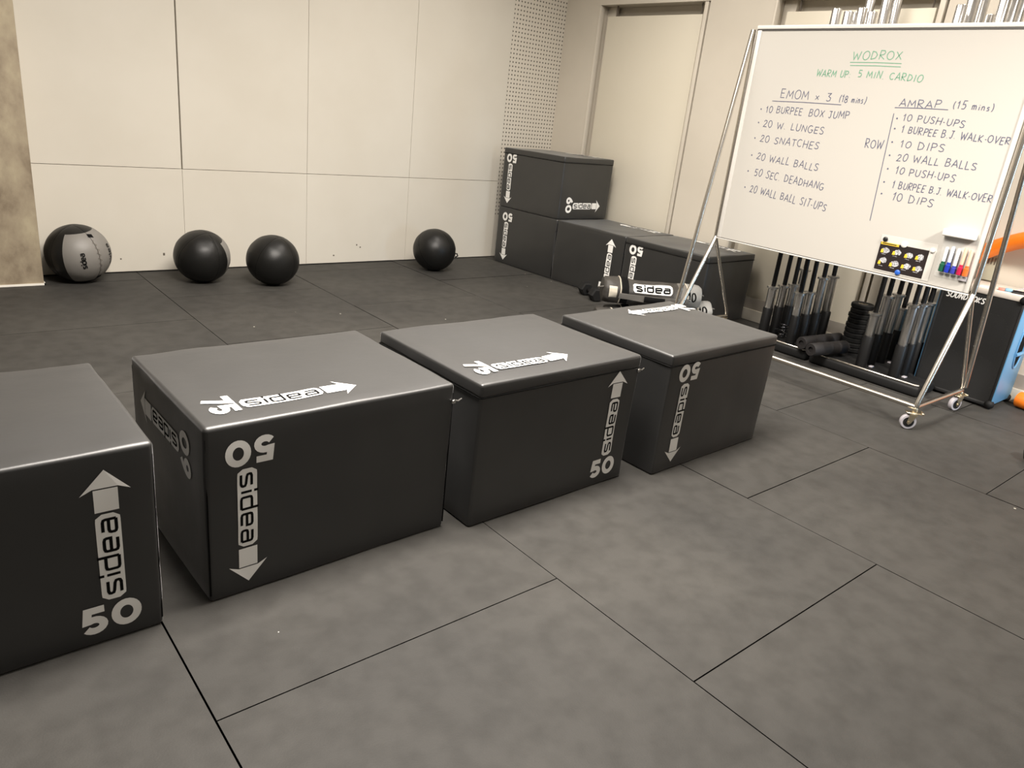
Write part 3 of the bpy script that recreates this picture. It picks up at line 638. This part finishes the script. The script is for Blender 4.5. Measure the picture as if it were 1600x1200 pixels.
BARS = [  # x, y, collar top, bar top, lean in y at the top, words
 (4.476, 2.546, .407, 2.058, .0, 'front left one in the left rack'), (4.602, 2.540, .408, 2.063, .0, 'second bar from the front, left row of the left rack'), (4.717, 2.531, .410, 2.078, .03, 'third of the left row in the left rack'),
 (4.842, 2.548, .505, 2.200, .0, 'half hidden one at the rear of the left rack'),
 (4.480, 2.340, .413, 2.059, .055, 'front right one in the left rack'), (4.602, 2.341, .409, 2.059, .055, 'low collar, second of the right row in the left rack'), (4.734, 2.340, .499, 2.224, .05, 'high collar, third of the right row in the left rack'), (4.854, 2.336, .503, 2.261, .05, 'rightmost of those in the left rack'),
 (4.512, 1.873, .404, 2.065, .0, 'front left one in the right rack'), (4.627, 1.873, .502, 2.199, .0, 'high collar, second of the left row in the right rack'), (4.742, 1.861, .506, 2.203, .0, 'high collar, third of the left row in the right rack'), (4.889, 1.868, .407, 2.077, .0, 'low collar, rearmost of the left row in the right rack'),
 (4.513, 1.672, .508, 2.169, .0, 'front right one in the right rack'), (4.624, 1.668, .505, 2.203, .0, 'middle of the right row in the right rack'), (4.728, 1.670, .505, 2.207, .0, 'rightmost of those in the right rack')]
def barbell(label, x, y, zc, zt, lean):
    t = thing('barbell', label, 'barbell', (x, y, .066), 0, 'barbells standing in the racks')
    t.rotation_euler = (-lean/2.0, 0, 0)
    c = zc-.066; T = zt-.066; sl = c-.018
    def lab(name, prof, m_): k = MB(); k.lathe(prof, n=20); return obj(name, k, m_, t)
    lab('sleeve', [(.0262, 0), (.0272, .003), (.0272, sl)], 'chrome')
    lab('collar', [(.030, sl), (.0385, sl+.003), (.0385, sl+.015), (.031, sl+.018)], 'chrome')
    lab('shaft', [(.0142, sl+.015), (.0142, T-c+.0)], 'black_metal')
    lab('collar', [(.031, T-c), (.0385, T-c+.003), (.0385, T-c+.015), (.030, T-c+.018)], 'chrome')
    lab('sleeve', [(.0272, T-c+.018), (.0272, T-.004), (.0252, T), (.017, T-.001), (.016, T-.004)], 'chrome')
for x, y, zc, zt, ln, wd in BARS: barbell('black barbell with chrome sleeves, '+wd, x, y, zc, zt, ln)

# stack of small plates on the right rack, foam rollers, spring clips
N_PL = 10; z = .0655
ordn = ['bottom', 'second from the bottom', 'third from the bottom', 'fourth from the bottom', 'fifth from the bottom', 'fifth from the top', 'fourth from the top', 'third from the top', 'second from the top', 'topmost']
for k in range(N_PL):
    h = .0315; r = .068+.003*(k % 2)+random.uniform(-.001, .001)
    t = thing('weight_plate', 'small black rubber weight plate, %s of the tall stack' % ordn[k], 'weight plate', (4.792+random.uniform(-.003, .003), 2.078+random.uniform(-.003, .003), z), 0, 'weight plates stacked on the rack')
    mb = MB(); prof = [(.027, .003), (.050, .003), (.054, .0), (r-.006, 0), (r, .006), (r, h-.006), (r-.006, h), (.054, h), (.050, h-.003), (.027, h-.003)]
    vs = []; n = 32
    for rr_, hh in prof:
        for j in range(n): vs.append((rr_*math.cos(2*PI*j/n), rr_*math.sin(2*PI*j/n), hh))
    m_ = len(prof); mb.add(vs, [(i*n+j, i*n+(j+1) % n, ((i+1) % m_)*n+(j+1) % n, ((i+1) % m_)*n+j) for i in range(m_) for j in range(n)])
    obj('rubber_body', mb, 'black_rubber', t)
    mb = MB(); mb.lathe([(.0295, .002), (.0295, h-.002), (.0255, h-.001), (.0255, .001)], n=24); obj('steel_ring', mb, 'steel_tube', t)
    z += h+.0004
def roller(label, a, b, r):
    a = Vector(a); b = Vector(b); t = thing('foam_roller', label, 'foam roller', (a.x, a.y, a.z-r), 0, 'foam rollers on the rack bases')
    d = b-a; L = d.length; mb = MB()
    prof = [(r*.45, .012), (r*.45, 0), (r*.9, 0), (r, .006), (r, L-.006), (r*.9, L), (r*.45, L), (r*.45, L-.012)]
    mb.lathe(prof, (0,0,r), d, 28); obj('foam_body', mb, 'foam', t)
    for f in (.25, .5, .75): mb = MB(); mb.lathe([(r*.99, L*f-.012), (r+.0008, L*f-.009), (r+.0008, L*f+.009), (r*.99, L*f+.012)], (0,0,r), d, 28); obj('raised_band', mb, 'foam', t)
roller('dark foam roller on the rack bases, the nearer of two', (4.315, 2.112, .117), (4.635, 2.052, .117), .041)
roller('dark foam roller on the rack bases, close to the left rack holders', (4.395, 2.222, .117), (4.80, 2.178, .117), .041)
for k, (x, y, z, wd) in enumerate(((4.55, 2.452, .066, 'lowest of the pile'), (4.61, 2.436, .066, 'rear one of the pile'), (4.575, 2.462, .112, 'on top of the pile'))):
    t = thing('spring_clip', 'dark shiny barbell spring clip between the left rack holders, '+wd, 'spring clip', (x, y, z), k*1.1, 'spring clips on the left rack')
    mb = MB(); pts = [(.028*math.cos(a*PI/8), .028*math.sin(a*PI/8), .006+.0011*a) for a in range(0, 36)]; mb.tube(pts, .0035, 8); obj('coil', mb, 'dark_chrome', t)
    for s, z_ in ((0, .006), (35, .0445)):
        a = s*PI/8; p = Vector((.028*math.cos(a), .028*math.sin(a), z_)); dr = Vector((math.cos(a+.5), math.sin(a+.5), 0)); mb = MB(); mb.tube([p, p+dr*.03], [.005, .0065], 8); obj('grip', mb, 'black_rubber', t)

# ------------------------------------------------------------------ speaker, orange tube, wall box
sp = thing('speaker', 'big black loudspeaker with perforated grille standing by the right wall', 'speaker', (4.86, 1.405, 0))
q = lambda p: (p[0]-4.86, p[1]-1.405, p[2])
SX0, SX1, SY0, SY1, SZ = 4.70, 5.00, 1.192, 1.622, .655
mb = MB(); mb.box(q((SX0+.012, SY0+.004, .022)), q((SX1, SY1-.004, .640))); obj('cabinet', mb, 'speaker', sp, smooth=False)
mb = MB(); mb.bbox(q((SX0, SY0-.002, .620)), q((SX1+.002, SY1+.002, SZ)), .008, 2); obj('top_panel', mb, 'speaker_top', sp)
mb = MB(); mb.bbox(q((SX0+.004, SY0-.006, .025)), q((SX1, SY0+.006, .632)), .003, 2); sd = obj('side_panel', mb, 'speaker_side', sp)
mb = MB(); mb.bbox(q((SX0+.004, SY1-.006, .025)), q((SX1, SY1+.006, .632)), .003, 2); obj('side_panel', mb, 'speaker_side', sp)
mb = MB(); pp = [(4.865+.058*math.cos(a), .36+.13*math.sin(a)) for a in [2*PI*i/28 for i in range(28)]]
mb.quad([q((x, SY0-.0072, z)) for x, z in pp]); obj('handle_recess', mb, 'seam', sd, smooth=False)
mb = MB(); mb.tube([q((x, SY0-.0078, z)) for x, z in pp], .006, 8, closed=True); mb.tube([q(p) for p in ((4.808, SY0-.010, .315), (4.835, SY0-.016, .318), (4.895, SY0-.016, .318), (4.922, SY0-.010, .315))], .011, 10); obj('handle', mb, 'speaker_side', sd)
for y, z, r in ((1.315, .17, .105), (1.50, .17, .105), (1.32, .44, .085), (1.50, .40, .085)):
    mb = MB(); mb.lathe([(r, 0), (r, .004), (r*.92, .0045), (r*.86, .001), (r*.8, .004), (r*.35, .0015), (r*.3, .004), (.01, .0045)], q((SX0+.0125, y, z)), (-1,0,0), 32); obj('woofer', mb, 'cone', sp)
mb = MB(); mb.quad([q((SX0+.004, SY0+.01, .03)), q((SX0+.004, SY1-.01, .03)), q((SX0+.004, SY1-.01, .618)), q((SX0+.004, SY0+.01, .618))]); obj('grille', mb, 'grille', sp, smooth=False)
mb = MB(); mb.bbox(q((SX0, SY0-.006, .012)), q((SX0+.02, SY1+.006, .034)), .006, 2); obj('bottom_edge', mb, 'speaker', sp)
for y in (SY0, SY1-.014): mb = MB(); mb.bbox(q((SX0, y, .03)), q((SX0+.014, y+.014, .625)), .004, 2); obj('front_edge', mb, 'speaker', sp)
for x in (SX0+.012, SX1-.012):
    for y in (SY0+.008, SY1-.008):
        for z in (.026, .632):
            mb = MB(); bm = bmesh.new(); bmesh.ops.create_uvsphere(bm, u_segments=16, v_segments=10, radius=.026); bmesh.ops.translate(bm, verts=bm.verts[:], vec=q((x, y, z))); mb.from_bm(bm); obj('corner_bumper', mb, 'black_rubber', sp)
mb = MB(); tw = 'SOUNDBOKS'; xf = lambda a, b: q((SX0+.0028, -a, b))
xpos = -1.590
for ch in tw:
    aw, sts = FONT[ch]
    for st in sts: add_ribbon(mb, [(xpos+px*.028+py*.007, (.566+py*.030)) for px, py in st], .0058, xf)
    xpos += (aw+.12)*.0285
obj('brand_lettering', mb, 'print', sp, smooth=False)
ZT = SZ
mb = MB(); mb.bbox((-.03, -.022, 0), (.03, .022, .004), .001, 1); o = obj('card', mb, 'card'); o.location = (4.745, 1.425, ZT); o.rotation_euler = (0,0,.2); tag(o, 'small white card lying on top of the speaker', 'card')
t = thing('sweet_packet', 'small pink and light blue packet lying on the speaker', 'packet', (4.76, 1.325, ZT), .3)
mb = MB(); mb.bbox((-.022, .0, 0), (.022, .032, .013), .005, 2); obj('pink_half', mb, 'pink', t); mb = MB(); mb.bbox((-.022, -.036, 0), (.022, .0, .016), .006, 2); obj('blue_half', mb, 'lblue', t)
t = thing('phone', 'black phone lying near the right end of the speaker top', 'phone', (4.77, 1.248, ZT), .25)
mb = MB(); mb.bbox((-.036, -.042, 0), (.036, .042, .010), .004, 3); obj('body', mb, 'speaker', t); mb = MB(); mb.bbox((-.032, -.038, .0098), (.032, .038, .0104), .0002, 1); obj('screen', mb, 'seam', t)
mb = MB(); mb.tube([(4.795, 1.29, ZT+.003), (4.86, 1.27, ZT+.018), (4.90, 1.22, ZT+.012), (4.91, 1.17, ZT+.003), (4.92, 1.14, ZT-.10)], .003, 8); tag(obj('cable', mb, 'grey_rubber'), 'thin grey cable curling over the speaker top', 'cable')
pts = [(4.945, 1.605, .745), (4.945, 1.585, .785), (4.945, 1.54, .826), (4.94, 1.47, .872), (4.93, 1.37, .925), (4.92, 1.25, .965), (4.91, 1.10, .975), (4.90, .95, .90), (4.90, .82, .74), (4.90, .75, .52), (4.91, .77, .28), (4.92, .86, .11), (4.93, .98, .050), (4.94, 1.09, .046), (4.95, 1.125, .046)]
def smooth_path(p, it=2):
    p = [Vector(v) for v in p]
    for _ in range(it):
        o_ = [p[0]]
        for a, b in zip(p, p[1:]): o_ += [a*.75+b*.25, a*.25+b*.75]
        p = o_+[p[-1]]
    return p
mb = MB(); sp_ = smooth_path(pts); nn = len(sp_); mb.tube(sp_, [min(.046, .026+.004*i) for i in range(nn)], 18); tag(obj('orange_tube', mb, 'orange'), 'thick bright orange tube curving behind the black speaker', 'tube')
wbx = thing('wall_socket_box', 'small grey green box on the wall above the speaker', 'socket box', (XW, 1.515, .66))
mb = MB(); mb.bbox((-.03, -.045, 0), (0, .045, .15), .006, 2); bx_ = obj('box_body', mb, 'wall_box', wbx)
for k in range(4): mb = MB(); mb.box((-.0312, -.030+.017*k, .095), (-.0298, -.024+.017*k, .135)); obj('slot', mb, 'scuff', bx_, smooth=False)

# ------------------------------------------------------------------ power bags and dumbbells
def power_bag(label, c, d, L, r, number, seed, logo_at=.058):
    """c: axis centre; local x runs along the bag, -y faces the camera"""
    d = Vector(d).normalized(); rz = math.atan2(d.y, d.x)
    t = thing('power_bag', label, 'power bag', (c[0], c[1], c[2]-r), rz, 'weighted bags by the stacked boxes')
    h = L/2; n = 40
    def skin(x, ang, k=1.0, e=0.0):
        q = Vector((x*6+seed*3.1, math.cos(ang)*1.5, math.sin(ang)*1.5+seed)); f = 1+.12*noise.noise(q)+.07*noise.noise(q*2.4)
        rr = r*k*f*(1-.05*math.cos(x*14+seed))+e
        z = r*.93+rr*math.sin(ang)*.93-.012*math.cos(x/h*1.4)
        return (x, rr*math.cos(ang)*1.07, max(z, .001))
    def band(x0, x1, k0, k1, m_, name, parent, a0=0, a1=360, e=0.0, nx=10, label=None):
        full = a1-a0 >= 360; m2 = n if full else 14; vs = []
        for i in range(nx+1):
            f = i/nx; x = x0+(x1-x0)*f
            vs += [skin(x, math.radians(a0+(a1-a0)*j/(m2 if full else m2-1)), k0+(k1-k0)*f, e) for j in range(m2)]
        fs = [(i*m2+j, i*m2+(j+1) % m2, (i+1)*m2+(j+1) % m2, (i+1)*m2+j) for i in range(nx) for j in range(m2 if full else m2-1)]
        mb = MB(); mb.add(vs, fs); o = obj(name, mb, m_, parent)
        if label: o['label'] = label
        return o
    band(-h+.115, h-.165, 1, 1, 'bag', 'bag_body', t, nx=20)
    band(h-.165, h-.105, 1.0, 1.0, 'bag_mid', 'end_section', t, nx=6)
    band(-h+.118, -h+.165, 1.0, 1.0, 'seam', 'strap_band', t, e=.005, nx=6)
    for s in (-1, 1):
        prof = [(h-.115, 1.02), (h-.08, 1.02), (h-.045, 1.0), (h-.018, .96), (h-.004, .87), (h, .74)]; vs = []
        for x, k in prof: vs += [skin(s*x, 2*PI*j/n, k) for j in range(n)]
        fs = [(i*n+j, i*n+(j+1) % n, (i+1)*n+(j+1) % n, (i+1)*n+j) for i in range(len(prof)-1) for j in range(n)]; fs.append([(len(prof)-1)*n+j for j in range(n)])
        if s < 0: fs = [f[::-1] for f in fs]
        mb = MB(); mb.add(vs, fs); e = obj('end_cap', mb, 'bag' if s < 0 else 'bag_light', t)
        mb = MB(); mb.tube([skin(s*(h-.110), 2*PI*i/30, 1.04) for i in range(30)], .004, 6, closed=True); obj('piping', mb, 'bag_label', e)
        if s < 0: band(-h+.03, -h+.085, 1.0, 1.01, 'bag_label', 'patch', e, 150, 200, .002, 4)
        mb = MB(); mb.tube(smooth_path([(s*(h-.05), -r*.62, r*1.35), (s*(h+.018), -r*.5, r*1.15), (s*(h+.028), 0, r), (s*(h+.018), r*.5, r*.9), (s*(h-.03), r*.7, r*.9)]), .005, 8); obj('handle', mb, 'bag_mid', t)
        if s > 0:
            x0 = h-.105
            for ch in number:
                aw, sts = FONT[ch]; mb = MB()
                for st in sts: add_ribbon(mb, [(x0+px*.050, py*.062-.012) for px, py in st], .0105, lambda a, b: skin(a, PI-b/r, .985, .004))
                obj('printed_digit', mb, 'seam', e, smooth=False); x0 += (aw+.10)*.050
    wrap = lambda a, b, e=.0: skin(a, PI-b/r, 1.0, e)
    mb = MB(); N = 24; q0, q1 = -.145, .125; vs = []
    for i in range(N+1):
        x = q0+(q1-q0)*i/N; dd = min(x-q0, q1-x); hh = .036 if dd > .016 else .036-.016+math.sqrt(max(0, .016**2-(.016-dd)**2))
        vs += [wrap(x, logo_at-hh+2*hh*j/6, .0025) for j in range(7)]
    mb.add(vs, [(i*7+j, (i+1)*7+j, (i+1)*7+j+1, i*7+j+1) for i in range(N) for j in range(6)], 0)
    logo_word(mb, lambda a, b: wrap(a, b, .006), q0+.022, q1-.020, logo_at-.022, .032, .0105, 1)
    obj('printed_marking', mb, ['print', 'seam'], t, smooth=False)
    mb = MB(); vs = []
    for i in range(17):
        x = -.24+.48*i/16; o_ = .012+.018*math.sin(PI*i/16)
        vs += [skin(x, PI-b/r, 1.0, o_) for b in (-.030, -.024, .002, .008)]+[skin(x, PI-b/r, 1.0, o_-.008) for b in (.008, -.030)]
    mb.add(vs, [(i*6+j, i*6+(j+1) % 6, (i+1)*6+(j+1) % 6, (i+1)*6+j) for i in range(16) for j in range(6)]+[tuple(range(6)), tuple(range(96, 102))[::-1]]); st_ = obj('strap', mb, 'bag_mid', t)
    mb = MB(); mb.tube([skin(x, PI+.011/r, 1.0, .024) for x in (-.07, -.035, 0, .035, .07)], .0215, 12); obj('grip_sleeve', mb, 'seam', st_)
    return t
power_bag('grey weighted power bag lying on top of two others, logo in full view', (4.0, 3.165, .246), (.81, -.585, 0), .68, .090, '10', 1)
power_bag('grey weighted power bag on the floor, underneath and nearest the front boxes', (3.80, 3.135, .082), (.82, -.57, 0), .50, .080, '10', 2, .105)
power_bag('grey weighted power bag on the floor under another bag, against the stacked boxes', (4.085, 3.138, .110), (.82, -.57, 0), .75, .071, '10', 3, .100).rotation_euler[1] = -.115
def dumbbell(label, a, b, r):
    a = Vector(a); b = Vector(b); d = b-a; L = d.length; t = thing('dumbbell', label, 'dumbbell', (a.x, a.y, 0), math.atan2(d.y, d.x), 'hex dumbbells on the floor')
    rr = r/math.cos(PI/6)
    def hexh(x0, x1):
        k = MB(); prof = [(x0, .82), (x0+.012, 1), (x1-.012, 1), (x1, .82)]; vs = []
        for x, f in prof: vs += [(x, rr*f*math.sin(j*PI/3+PI/6), r+rr*f*math.cos(j*PI/3+PI/6)) for j in range(6)]
        k.add(vs, [(i*6+j, i*6+(j+1) % 6, (i+1)*6+(j+1) % 6, (i+1)*6+j) for i in range(3) for j in range(6)]+[tuple(range(6))[::-1], tuple(range(18, 24))]); return k
    obj('head', hexh(0, .085), 'black_rubber', t, angle=25); obj('head', hexh(L-.085, L), 'black_rubber', t, angle=25)
    k = MB(); k.tube([(.08, 0, r), (L*.4, 0, r), (L*.5, 0, r), (L*.6, 0, r), (L-.08, 0, r)], [.013, .0155, .0165, .0155, .013], 14); obj('handle', k, 'black_metal', t)
dumbbell('black hex dumbbell on the floor left of the grey bags', (4.265, 4.05), (4.165, 3.79), .048)
dumbbell('black rounded object cut off by the right edge of the picture', (4.06, .815), (4.02, .52), .055)  # dumbbell shape stands in for an unidentified black object
